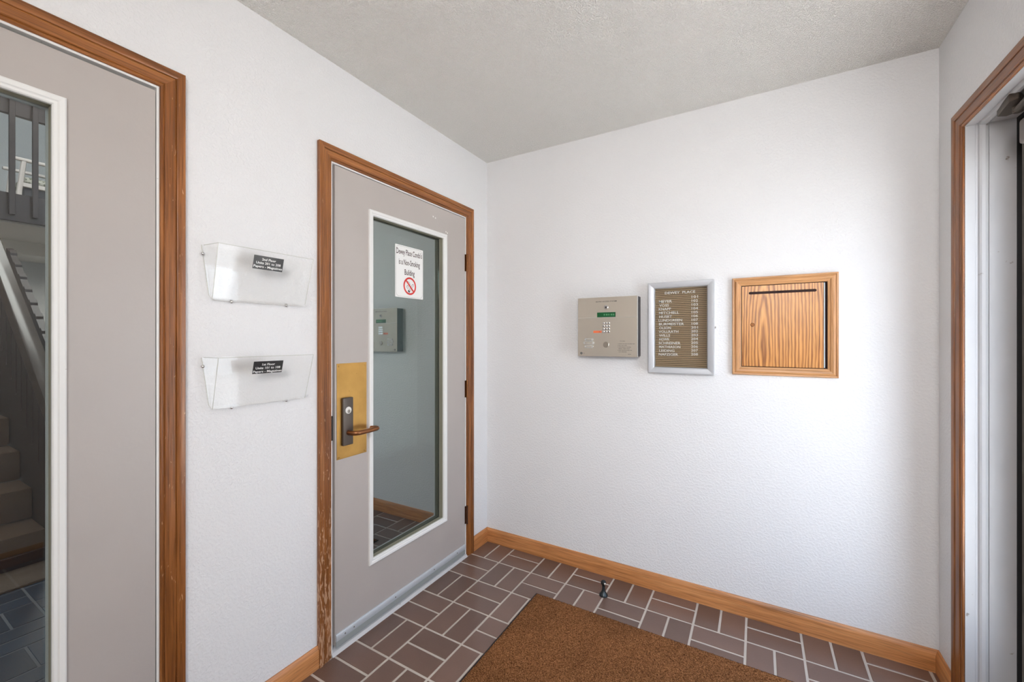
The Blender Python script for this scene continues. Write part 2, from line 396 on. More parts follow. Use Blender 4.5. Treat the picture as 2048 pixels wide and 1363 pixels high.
# floor of basket-weave quarry tiles
def tile_mesh(name, lx, ly, m):
    bm = box(NB(), -lx / 2, lx / 2, -ly / 2, ly / 2, -.006, 0)
    top = [e for e in bm.edges if all(v.co.z > -.001 for v in e.verts)]
    bmesh.ops.bevel(bm, geom=top, offset=.0012, segments=1, affect='EDGES')
    me = bpy.data.meshes.new(name); bm.to_mesh(me); bm.free(); me.materials.append(m); return me
GX, GY, G, G2 = .2093, .2112, .0098, .0075
floor = obj('floor', box(NB(), 0, X1 + .13, -3.6, .0, -.12, -.0022), M['grout'], kind='structure')
def lay(parent, x0, y0, i0, i1, j0, j1, m, limx, limy, skip=None, ph=0):
    cache = {}
    for i in range(i0, i1):
        for j in range(j0, j1):
            cx0, cy1 = x0 + i * GX, y0 - j * GY; cx1, cy0 = cx0 + GX, cy1 - GY
            if (i + j + ph) % 2 == 0: cells = [(cx0, cx1, cy0 + GY / 2, cy1), (cx0, cx1, cy0, cy0 + GY / 2)]      # long way along x
            else: cells = [(cx0, cx0 + GX / 2, cy0, cy1), (cx0 + GX / 2, cx1, cy0, cy1)]
            for a0, a1, b0, b1 in cells:
                g = G / 2
                a0 += g; a1 -= g; b0 += g; b1 -= g
                a0 = max(a0, limx[0]); a1 = min(a1, limx[1]); b0 = max(b0, limy[0]); b1 = min(b1, limy[1])
                if a1 - a0 < .012 or b1 - b0 < .012: continue
                if skip and a0 > skip[0] and a1 < skip[1] and b0 > skip[2] and b1 < skip[3]: continue
                k = (round(a1 - a0, 3), round(b1 - b0, 3))
                if k not in cache: cache[k] = tile_mesh('tile', k[0], k[1], m)
                o = bpy.data.objects.new('tile', cache[k]); C.objects.link(o); o.parent = parent
                o.location = ((a0 + a1) / 2, (b0 + b1) / 2, random.uniform(-.0006, .0004))
                o.rotation_euler = (random.uniform(-.002, .002), random.uniform(-.002, .002), random.uniform(-.004, .004))
lay(floor, 0, -.1885, 0, 11, -1, 10, M['tile'], (.012, X1 - .002), (-3.5, -.002), skip=(.56, 1.74, -2.15, -.37))

# ------------------------------------------------------------------ casings (profile swept round the opening, mitred)
# profile: (u outwards from inner edge, v off the wall)
CAS = [(0, 0), (0, .0055), (.002, .0075), (.006, .0080), (.0095, .0068), (.0105, .0095), (.0125, .0112), (.024, .0128), (.034, .0138), (.0375, .0122), (.0385, .0155), (.042, .0172), (.050, .018), (.058, .018), (.060, .016), (.060, 0)]
def sweep_frame(fn, prof, a0, a1, b0, b1, sides):
    """fn(a, b, v)->xyz; returns dict side->bmesh"""
    out = {}
    def seg(pA, pB):
        t = NB(); A = [t.verts.new(fn(*p)) for p in pA]; B = [t.verts.new(fn(*p)) for p in pB]; n = len(A)
        t.faces.new(A); t.faces.new(list(reversed(B)))
        for i in range(n): t.faces.new((A[i], B[i], B[(i + 1) % n], A[(i + 1) % n]))
        bmesh.ops.recalc_face_normals(t, faces=t.faces); return t
    full = 'bottom' in sides
    for s in sides:
        if s == 'left': out[s] = seg([(a0 - u, (b0 - u) if full else b0, v) for u, v in prof], [(a0 - u, b1 + u, v) for u, v in prof])
        if s == 'right': out[s] = seg([(a1 + u, (b0 - u) if full else b0, v) for u, v in prof], [(a1 + u, b1 + u, v) for u, v in prof])
        if s == 'top': out[s] = seg([(a0 - u, b1 + u, v) for u, v in prof], [(a1 + u, b1 + u, v) for u, v in prof])
        if s == 'bottom': out[s] = seg([(a0 - u, b0 - u, v) for u, v in prof], [(a1 + u, b0 - u, v) for u, v in prof])
    return out

def casing(n, wall, D, top, mats):
    fn = (lambda a, b, v: (v, a, b)) if wall == 'left' else (lambda a, b, v: (X1 - v, a, b))
    root = thing('trim_%d' % n, None, None, (fn(D[1], 0, 0)[0], (D[0] + D[1]) / 2, 0), kind='structure')
    pcs = sweep_frame(fn, CAS, D[0], D[1], 0, top, ('left', 'right', 'top'))
    for s in ('left', 'right', 'top'):
        obj('casing_board', pcs[s], M[mats[s]], root, ang=25)
    return root
t1 = casing(1, 'left', D1, 2.037, {'left': 'casing_z', 'right': 'casing_worn1', 'top': 'casing_y'})
t2 = casing(2, 'left', D2, TOP, {'left': 'casing_worn', 'right': 'casing_z', 'top': 'casing_y'})
t3 = casing(3, 'right', D3, TOP - .003, {'left': 'casing_z', 'right': 'casing_z', 'top': 'casing_y'})

# jambs of the two inner doorways
def jamb(root, D, top, ext):
    for y0, y1 in ((D[0] - .0145, D[0] + .008), (D[1] - .006, D[1] + .0145)):
        obj('jamb', box(NB(), -.12, .0015, y0, y1, 0, top + .014, .0008, 1), M['white_trim'], root)
    obj('jamb', box(NB(), -.12, .0015, D[0] + .008, D[1] - .006, top - .006, top + .014, .0008, 1), M['white_trim'], root)
    for y0, y1 in ((D[0] + .008, D[0] + .024), (D[1] - .022, D[1] - .006)):
        obj('door_stop_strip', box(NB(), -.11, -.046, y0, y1, 0, top - .006), M['jamb_paint'], root)
    obj('door_stop_strip', box(NB(), -.11, -.046, D[0] + .024, D[1] - .022, top - .022, top - .006), M['jamb_paint'], root)
jamb(t1, D1, 2.037, 0); jamb(t2, D2, TOP, 0)
bm = NB(); prism(bm, [(-.115, 0), (-.115, .008), (-.075, .016), (-.012, .016), (.006, .012), (.015, 0)], 'y', D2[0] + .001, D2[1] - .001)
obj('threshold', bm, M['jamb_paint'], t2)
bm = NB(); prism(bm, [(-.115, 0), (-.115, .008), (-.075, .016), (-.012, .016), (.006, .012), (.015, 0)], 'y', D1[0] + .001, D1[1] - .001)
obj('threshold', bm, M['jamb_paint'], t1)
obj('strike_plate', box(NB(), -.03, .0045, -1.1555, -1.1430, .884, .985, .001, 1), M['black'], t2)

# ------------------------------------------------------------------ baseboards
def baseboard(name, fn, L, m, axis):
    prof = [(0, 0), (.013, 0), (.013, .062), (.011, .072), (.007, .080), (.004, .086), (0, .086)]
    t = NB(); A = [t.verts.new(fn(u, v, L[0], L[2] * u)) for u, v in prof]; B = [t.verts.new(fn(u, v, L[1], L[3] * u)) for u, v in prof]; n = len(A)
    t.faces.new(A); t.faces.new(list(reversed(B)))
    for i in range(n): t.faces.new((A[i], B[i], B[(i + 1) % n], A[(i + 1) % n]))
    bmesh.ops.recalc_face_normals(t, faces=t.faces)
    return obj(name, t, M[m], kind='structure')
baseboard('baseboard_back', lambda u, v, a, s: (a + s, -u - .0004, v), (0.0004, X1 - .0004, 1, -1), 'base_x', 'x')
baseboard('baseboard_left', lambda u, v, a, s: (u + .0004, a + s, v), (D2[1] + .0605, -.0004, 0, -1), 'base_y', 'y')
baseboard('baseboard_left', lambda u, v, a, s: (u + .0004, a + s, v), (D1[1] + .0605, D2[0] - .0605, 0, 0), 'base_y', 'y')
baseboard('baseboard_right', lambda u, v, a, s: (X1 - u - .0004, a + s, v), (D3[1] + .0605, -.0004, 0, -1), 'base_y', 'y')
baseboard('baseboard_right', lambda u, v, a, s: (X1 - u - .0004, a + s, v), (-3.59, D3[0] - .0605, 0, 0), 'base_y', 'y')

# ------------------------------------------------------------------ doors
LITE = [(.0, .0), (.0, .0035), (.003, .0065), (.009, .0065), (.012, .0095), (.021, .0105), (.0245, .0085), (.0255, .001), (.0255, 0)]
def lite_frame(root, a0, a1, b0, b1, zs=1, x=0.0):
    """glazing stop round the glass; opening a0..a1,b0..b1 is the clear glass"""
    pr = [(u, v) for u, v in LITE]; pr = [(0, -.005)] + pr[1:-1] + [(.0255, 0), (.003, 0), (.003, -.005)]
    for s, b in sweep_frame(lambda a, b, v: (x + v * zs, a, b), pr, a0, a1, b0, b1, ('left', 'right', 'top', 'bottom')).items():
        obj('glazing_stop', b, M['white_trim'], root, ang=25)

def slab_door(n, label, y0, y1, z0, z1, gl, glass, label_cat):
    root = thing('door_%d' % n, label, None, (0, (y0 + y1) / 2, 0), kind='structure')
    obj('slab', plate(NB(), 'x', -.044, 0, (y0, y1), (z0, z1), [(gl[0] - .004, gl[1] + .004, gl[2] - .004, gl[3] + .004)]), M['door_paint'], root)
    lite_frame(root, *gl)
    for s_, b_ in sweep_frame(lambda a, b, v: (v, a, b), [(.0008, -.0294), (.0008, -.005), (.0036, -.005), (.0036, -.0294)], *gl, ('left', 'right', 'top', 'bottom')).items(): obj('glazing_gasket', b_, M['gasket'], root, smooth=False)
    for s_, b_ in sweep_frame(lambda a, b, v: (-.044 - v, a, b), [(0, 0), (0, .008), (.02, .006), (.02, 0)], *gl, ('left', 'right', 'top', 'bottom')).items(): obj('glazing_stop', b_, M['white_trim'], root)
    pane = box(NB(), -.0350, -.0300, gl[0] - .0030, gl[1] + .0030, gl[2] - .0035, gl[3] + .0035)
    if glass == 'glass_refl':       # the pane sits a hair out of square in its rebate, which shows in what it mirrors
        c_ = Vector((-.0325, (gl[0] + gl[1]) / 2, 0)); bmesh.ops.rotate(pane, cent=c_, matrix=Matrix.Rotation(R(.6), 3, 'Z'), verts=pane.verts)
    obj('glass_pane', pane, M[glass], root, smooth=False)
    return root
door1 = slab_door(1, None, -2.628, -1.7285, .03, 2.022, (-2.44, -1.9356, .29, 1.8815), 'glass_hall', None)
door2 = slab_door(2, None, -1.1300, -.2385, .03, 2.021, (-.9325, -.4370, .3060, 1.8600), 'glass_refl', None)

# brass plate, escutcheon, lever on door 2
pb = NB(); box(pb, .0002, .0022, -1.1226, -.9690, .797, 1.198, .0006, 1)
plt = obj('push_plate', pb, M['brass'], door2, label='tarnished brass plate')
for y, z in ((-1.113, 1.187), (-.979, 1.187), (-1.113, .808), (-.979, .808)):
    s = NB(); lathe(s, [(.0042, 0), (.0042, .0008), (.003, .0018), (.0, .0022)], (.0022, y, z), 'x', 12); obj('screw', s, M['brass'], plt)
eb = NB(); box(eb, .0022, .0150, -1.1005, -1.0500, .852, 1.053, .003, 3)
esc = obj('escutcheon', eb, M['bronze'], door2, label='dark bronze lock plate')
cy = NB(); lathe(cy, [(.0148, 0), (.0148, .0016), (.0135, .003), (.0, .003)], (.0150, -1.0760, 1.000), 'x', 28)
cyl = obj('lock_cylinder', cy, M['plug'], door2, label='white lock cylinder')
kb = NB(); lathe(kb, [(.0075, 0), (.0075, .0012), (0, .0012)], (.0180, -1.0755, .996), 'x', 20); obj('key_plug', kb, M['nickel'], cyl)
kb = NB(); box(kb, .0191, .0197, -1.0762, -1.0744, .9905, 1.0015); box(kb, .0191, .0197, -1.0785, -1.073, .9895, .9905); obj('keyhole', kb, M['ink'], cyl)
lv = NB()
pts = []
for k in range(7): a = R(90 * k / 6); pts.append((.050 - .0 + .020 * math.sin(a) - .02 + .002, -1.0745 + .020 * (1 - math.cos(a)), .905))
path = [(.014, -1.0745, .905), (.034, -1.0745, .905)]
for k in range(1, 7): a = R(90 * k / 6); path.append((.034 + .024 * math.sin(a), -1.0745 + .024 * (1 - math.cos(a)), .905))
path += [(.0585, -1.03, .905), (.0590, -1.00, .9055), (.0588, -.975, .906)]
for k in range(1, 8): a = R(165 * k / 7); path.append((.0588 - .015 * (1 - math.cos(a)), -.965 + .015 * math.sin(a) - .0, .906))
path.append((.022, -.962, .906))
rad = [.0110, .0102] + [.0102] * 6 + [.0102, .0100, .0098] + [.0094] * 7 + [.0088]
tube(lv, path, rad, 16)
obj('lever_handle', lv, M['lever'], door2, label='worn copper-brown lever handle')
# sweep at the door foot
sw = NB(); prism(sw, [(0, .046), (.005, .046), (.007, .052), (.007, .070), (.004, .076), (0, .076)], 'y', -1.1275, -.2405)
swp = obj('door_sweep', sw, M['alu'], door2, label='aluminium door sweep')
sw = NB(); box(sw, .0005, .0045, -1.1275, -.2405, .0205, .046); obj('sweep_brush', sw, M['alu_dark'], swp)
for y in (-1.085, -1.04, -.80, -.52, -.32):
    s = NB(); lathe(s, [(.0032, 0), (.0026, .001), (0, .0014)], (.007, y, .060), 'x', 10); obj('screw', s, M['mark'], swp)
# hinges
def hinge(root, y, z0, z1, dark=False):
    h = NB(); lathe(h, [(.0, z0 - .004), (.004, z0 - .003), (.0045, z0), (.0068, z0)] + [(.0068, z1), (.0045, z1), (.004, z1 + .003), (0, z1 + .004)], (.0085, y, 0), 'z', 16)
    ho = obj('hinge', h, M['hinge_dark' if dark else 'hinge'], root)
    for k in range(1, 5):
        r = NB(); zz = z0 + (z1 - z0) * k / 5; lathe(r, [(.0070, zz - .0006), (.0070, zz + .0006)], (.0085, y, 0), 'z', 16); obj('hinge_joint', r, M['hinge_dark'], ho)
    lf = NB(); box(lf, .0003, .0032, y - .012, y + .011, z0, z1); obj('hinge_leaf', lf, M['hinge_dark' if dark else 'hinge'], ho)
hinge(door2, -.2275, 1.706, 1.806); hinge(door2, -.2275, .952, 1.052); hinge(door2, -.2275, .196, .300, True)
# plugged screw holes near the head of door 2
for y, z in ((-.5215, 1.9605), (-.503, 1.957), (-.4145, 1.902), (-.402, 1.8975)):
    s = NB(); lathe(s, [(.0045, 0), (.004, .0012), (.0, .0016)], (0, y, z), 'x', 12); obj('hole_plug', s, M['plug'], door2)

# ------------------------------------------------------------------ exterior doorway on the right
yj = D3[1]
def jamb_profile(off, z0, z1, horizontal=False):
    # steps in depth: face board, groove, rounded bead, seam, wide inner board
    return [(X1 - .001, off), (2.1455, off), (2.1475, off + .004), (2.1525, off + .004), (2.155, off - .001), (2.160, off - .0045), (2.168, off - .0055), (2.1745, off - .003), (2.1755, off + .003), (2.1775, off + .003), (2.1785, off - .001), (2.2405, off - .001), (2.2405, off + .017), (X1 - .001, off + .017)]
bm = NB(); prism(bm, jamb_profile(yj, 0, 0), 'z', 0, 2.043); obj('jamb', bm, M['jamb_paint'], t3, ang=25)
bm = NB(); prism(bm, [(x, 2 * D3[0] - D3[1] + (D3[1] - D3[0]) * 1 - (y - D3[1])) for x, y in jamb_profile(yj, 0, 0)], 'z', 0, 2.043); obj('jamb', bm, M['jamb_paint'], t3, ang=25)
bm = NB(); prism(bm, [(x, (y - yj) + 2.026) for x, y in jamb_profile(yj, 0, 0)], 'y', D3[0] + .0, D3[1]); obj('jamb', bm, M['jamb_paint'], t3, ang=25)
bm = NB(); box(bm, 2.241, 2.251, yj - .004, yj + .017, 0, 2.043); box(bm, 2.241, 2.251, D3[0] - .017, D3[0] + .004, 0, 2.043); box(bm, 2.241, 2.251, D3[0] + .004, yj - .004, 2.014, 2.043); obj('weatherstrip', bm, M['black'], t3)
bm = NB(); prism(bm, [(X1 + .004, 0), (X1 + .01, .014), (2.24, .018), (2.30, .018), (2.32, 0)], 'y', D3[0] + .001, D3[1] - .001); obj('threshold', bm, M['alu'], t3)
door3 = thing('door_3', None, None, (2.27, (D3[0] + D3[1]) / 2, 0), kind='structure')
g3 = (-1.03, -.372, .28, 1.89)
obj('slab', plate(NB(), 'x', 2.2515, 2.2955, (D3[0] + .001, D3[1] - .001), (.02, 2.036), [g3]), M['ext_door'], door3)
obj('glass_pane', box(NB(), 2.27, 2.276, g3[0] + .0002, g3[1] - .0002, g3[2] + .0002, g3[3] - .0002), M['glass_clear'], door3, smooth=False)
# closer: body on the door, arm, shoe on the frame head
clo = thing('door_closer', 'dark bronze door closer with its arm bracket under the head of the right doorway', 'door closer', (2.22, -.36, 2.0))
bm = NB(); box(bm, 2.1900, 2.2512, -.64, -.385, 1.888, 1.962, .008, 3); obj('closer_body', bm, M['closer_cover'], clo, label='taupe closer cover')
bm = NB()
prism(bm, [(2.162, -.335), (2.186, -.324), (2.206, -.345), (2.200, -.40), (2.166, -.455), (2.150, -.44)], 'z', 2.0035, 2.0265, .002)
obj('arm_bracket', bm, M['closer'], clo)
bm = NB(); lathe(bm, [(.010, 1.984), (.012, 1.986), (.012, 2.004)], (2.186, -.395, 0), 'z', 16); obj('pivot_screw', bm, M['closer'], clo)
bm = NB(); tube(bm, [(2.186, -.395, 1.992), (2.178, -.50, 1.994), (2.165, -.60, 1.995), (2.150, -.74, 1.996)], .009, 10, 1.3); obj('closer_arm', bm, M['closer'], clo)
bm = NB(); tube(bm, [(2.150, -.74, 1.982), (2.19, -.60, 1.978), (2.226, -.46, 1.968)], .008, 10, 1.3); obj('closer_arm', bm, M['closer'], clo)
# outside
obj('ground', box(NB(), 2.26, 16, -12, 12, -.14, -.03), M['concrete'], kind='structure')

# =================================================================== HALL BEHIND DOOR 1
hf = obj('floor', box(NB(), -7, -.12, -4.0, 1.6, -.12, -.0022), M['hall_grout'], kind='structure')
lay(hf, -.12 - 9 * GX, -1.45, 0, 9, 0, 4, M['hall_tile'], (-1.835, -.13), (-4, 1.4), ph=1)
obj('ceiling', box(NB(), -7.1, -.12, -4.1, 1.7, 5.0, 5.1), M['hall_wall'], kind='structure')
obj('wall_stairwell_far', box(NB(), -7.1, -7.0, -4.1, 1.7, -.12, 5.0), M['hall_wall'], kind='structure')
obj('wall_stairwell_near', box(NB(), -7.0, -.12, -4.1, -4.0, -.12, 5.0), M['hall_wall'], kind='structure')
obj('wall_stairwell_side', box(NB(), -7.0, -.12, 1.6, 1.7, -.12, 5.0), M['hall_wall'], kind='structure')
obj('light_block_wall', plate(NB(), 'y', -1.42, -1.37, (-2.15, -.12), (0, 2.5), []), M['hall_wall'], kind='structure')  # unseen wall added to keep the space behind the reflective door dark
obj('light_block_wall', box(NB(), -2.15, -2.10, -1.37, 1.6, 0, 2.5), M['hall_wall'], kind='structure')  # far side of the same added light-blocking box
obj('ceiling', box(NB(), -2.15, -.12, -1.42, 1.6, 2.5, 2.55), M['hall_wall'], kind='structure')  # lid of the added box that shuts out hall light
obj('balcony_floor', box(NB(), -7.0, -4.26, -1.50, 1.6, 2.34, 2.60), M['beige_soffit'], kind='structure')
obj('soffit_beam', box(NB(), -5.45, -5.25, -1.50, 1.6, 2.20, 2.34), M['beige_soffit'], kind='structure')
obj('hall_carpet', box(NB(), -2.095, -1.815, -3.6, -1.42, -.002, .012, .004, 2), M['hall_carpet'], kind='structure')

st = thing('staircase', 'dark stained staircase with taupe carpeted steps seen through the left glass door', 'staircase', (-2.1, -2.1, 0))
RI, TR = .19, .28
for k in range(13):
    bm = NB(); x = -2.1 - k * TR; z = RI * (k + 1)
    box(bm, x - TR - .02, x - .0, -2.75, -1.515, z - .19, z - .001, .012, 2)
    if k == 0: pass
    obj('step', bm, M['stair_carpet'], st)
bm = NB(); box(bm, -2.098, -2.075, -2.75, -1.50, .0, .085, .003, 1); obj('kick_board', bm, M['black_metal'], st, label='dark board across the foot of the stairs')
# side panel and stringer at y = -1.5
def zr(x): return 1.02 + .74 * (-2.097 - x)
bm = NB(); prism(bm, [(-2.08, 0), (-2.08, zr(-2.08) - .13), (-4.2, zr(-4.2) - .13), (-4.2, 0)], 'y', -1.512, -1.480); obj('side_panel', bm, M['dark_wood'], st)
bm = NB(); prism(bm, [(-1.98, zr(-1.98)), (-1.98, zr(-1.98) - .15), (-4.17, zr(-4.17) - .15), (-4.17, zr(-4.17))], 'y', -1.535, -1.480, .004); obj('handrail', bm, M['dark_wood2'], st, label='shiny broad stained handrail')
bm = NB(); prism(bm, [(-1.98, zr(-1.98) + .02), (-1.98, zr(-1.98) + .002), (-4.17, zr(-4.17) + .002), (-4.17, zr(-4.17) + .02)], 'y', -1.545, -1.470, .004); obj('handrail_cap', bm, M['dark_wood2'], st)
bx = []
for k in range(14):
    x = -2.16 - k * .13; zb = zr(x) - .62
    bm = NB(); box(bm, x - .03, x + .03, -1.5145, -1.5122, zb, zr(x + .02) - .15, .002, 1); obj('baluster', bm, M['dark_wood'], st)
# second flight's saw-toothed stringer beyond
bm = NB(); n = 26; pl = []
xa, za = -2.85, 1.11; sl = .74
for k in range(n):
    x = xa - k * .155; z = za + sl * (xa - x)
    pl += [(x, z), (x - .004, z + .022), (x - .045, z + .052), (x - .052, z + .036)]
x = xa - n * .155; pl += [(x, za + sl * (xa - x)), (x, za + sl * (xa - x) - .5), (xa, za - .5)]
pl = [p for p in pl if p[0] > -4.24]; xe = pl[-2][0]
pl = [p for p in pl if p[1] < 9]
zt = za + sl * (xa + 4.2)
pl = [p for p in pl if p != (xa, za - .5)] + [(-4.24, zt), (-4.24, zt - .5), (xa, za - .5)]
prism(bm, pl, 'y', -1.32, -1.28)
fl = thing('stair_stringer', 'dark saw-toothed stair side rising to the balcony beyond the handrail', 'staircase', (-3.5, -1.3, 1.0))
obj('sawtooth_board', bm, M['dark_wood'], fl)
bm = NB(); prism(bm, [(xa, 0), (xa, za - .501), (-4.24, zt - .501), (-4.24, 0)], 'y', -1.31, -1.29); obj('side_panel', bm, M['dark_wood'], fl)

br = thing('balcony_railing', 'dark stained balcony railing with flat uprights upstairs behind the left door glass', 'railing', (-4.22, -1.0, 2.6))
bm = NB(); box(bm, -4.26, -4.215, -1.50, 1.59, 2.354, 2.60, .003, 1); obj('fascia_board', bm, M['dark_wood'], br)
bm = NB(); box(bm, -4.26, -4.215, -1.50, 1.59, 3.30, 3.60, .003, 1); obj('top_rail', bm, M['dark_wood'], br)
for k in range(-2, 20):
    y = -1.294 + k * .139
    if y < -1.5: continue
    bm = NB(); box(bm, -4.2149, -4.18, y - .018, y + .018, 2.405, 3.45, .002, 1); obj('baluster', bm, M['dark_wood'], br)
# armchair upstairs
ch = thing('armchair', 'pale framed armchair with a patterned cushion upstairs behind the balcony railing', 'chair', (-5.75, -.65, 2.60))
for x in (-5.50, -6.02):
    bm = NB(); box(bm, x - .025, x + .025, -1.06, -.42, 3.265, 3.295, .006, 2); obj('armrest', bm, M['chair_frame'], ch)
    bm = NB(); tube(bm, [(x, -.99, 3.265), (x, -1.02, 2.95), (x, -1.05, 2.60)], .022, 8); obj('leg', bm, M['chair_frame'], ch)
    bm = NB(); tube(bm, [(x, -.46, 3.45), (x, -.47, 3.0), (x, -.44, 2.60)], .022, 8); obj('leg', bm, M['chair_frame'], ch)
    bm = NB(); box(bm, x - .015, x + .015, -1.0, -.45, 2.985, 3.03, .004, 1); obj('seat_rail', bm, M['chair_frame'], ch)
    bm = NB(); box(bm, x - .012, x + .012, -1.03, -.45, 2.74, 2.78, .004, 1); obj('stretcher', bm, M['chair_frame'], ch)
bm = NB(); box(bm, -6.0, -5.52, -.99, -.49, 3.03, 3.11, .03, 3); obj('seat_cushion', bm, M['cushion'], ch)
bm = NB(); box(bm, -6.0, -5.52, -.49, -.42, 3.06, 3.50, .03, 3); obj('backrest', bm, M['cushion'], ch)
bm = NB(); box(bm, -6.0, -5.52, -.98, -.47, 2.90, 2.985); obj('seat_base', bm, M['black_metal'], ch)

# =================================================================== THINGS IN THE VESTIBULE
# ---- floor mat
mt = thing('floor_mat', 'large brown loop pile entrance mat with a thin black edge on the tiles', 'mat', (1.15, -1.25, 0))
MX0, MX1, MY0, MY1 = .533, 1.752, -2.17, -.345
bm = NB(); box(bm, MX0, MX1, MY0, MY1, .0005, .0035, .001, 1); obj('rubber_backing', bm, M['black'], mt, label='thin black rubber edge')
nx, ny = 300, 440; vs = []; fs = []
rnd = random.Random(3)
e = .007
for j in range(ny + 1):
    for i in range(nx + 1):
        x = MX0 + e + (MX1 - MX0 - 2 * e) * i / nx; y = MY1 - e - (MY1 - MY0 - 2 * e) * j / ny
        edge = min(i, j, nx - i, ny - j)
        z = (.0036 if edge == 0 else .0085 + rnd.random() * .0030)
        if 0 < edge: x += rnd.uniform(-.0012, .0012); y += rnd.uniform(-.0012, .0012)
        else:
            x += rnd.uniform(-.001, .001); y += rnd.uniform(-.001, .001)
        vs.append((x, y, z))
for j in range(ny):
    for i in range(nx):
        a = j * (nx + 1) + i; fs.append((a, a + nx + 1, a + nx + 2, a + 1))
me = bpy.data.meshes.new('pile'); me.from_pydata(vs, [], fs); me.materials.append(M['mat_pile'])
for p in me.polygons: p.use_smooth = True
pile = bpy.data.objects.new('pile', me); C.objects.link(pile); put(pile, mt); pile['kind'] = 'stuff'

# ---- floor door stop
ds = thing('door_stop', 'small dark metal door stop with a round rubber knob on the tiles', 'door stop', (.835, -.186, 0))
bm = NB(); lathe(bm, [(0, 0), (.0215, 0), (.0215, .004), (.0195, .009), (.013, .016), (.0085, .026), (.0072, .040), (.0078, .050)], (.835, -.186, 0), 'z', 24); obj('base', bm, M['stopper'], ds)
bm = NB(); prof = [(.0135 * math.sin(R(a)), .064 - .0135 * math.cos(R(a))) for a in range(12, 181, 12)]
lathe(bm, prof, (.835, -.186, 0), 'z', 20); obj('rubber_knob', bm, M['black'], ds)
bm = NB(); lathe(bm, [(.005, 0), (.006, .003), (.0035, .005), (0, .005)], (0, 0, 0), 'x', 12)
bmesh.ops.transform(bm, matrix=Matrix.Translation((.8445, -.1955, .0655)) @ Matrix.Rotation(R(-45), 4, 'Z'), verts=bm.verts); obj('knob_screw', bm, M['nickel'], ds)

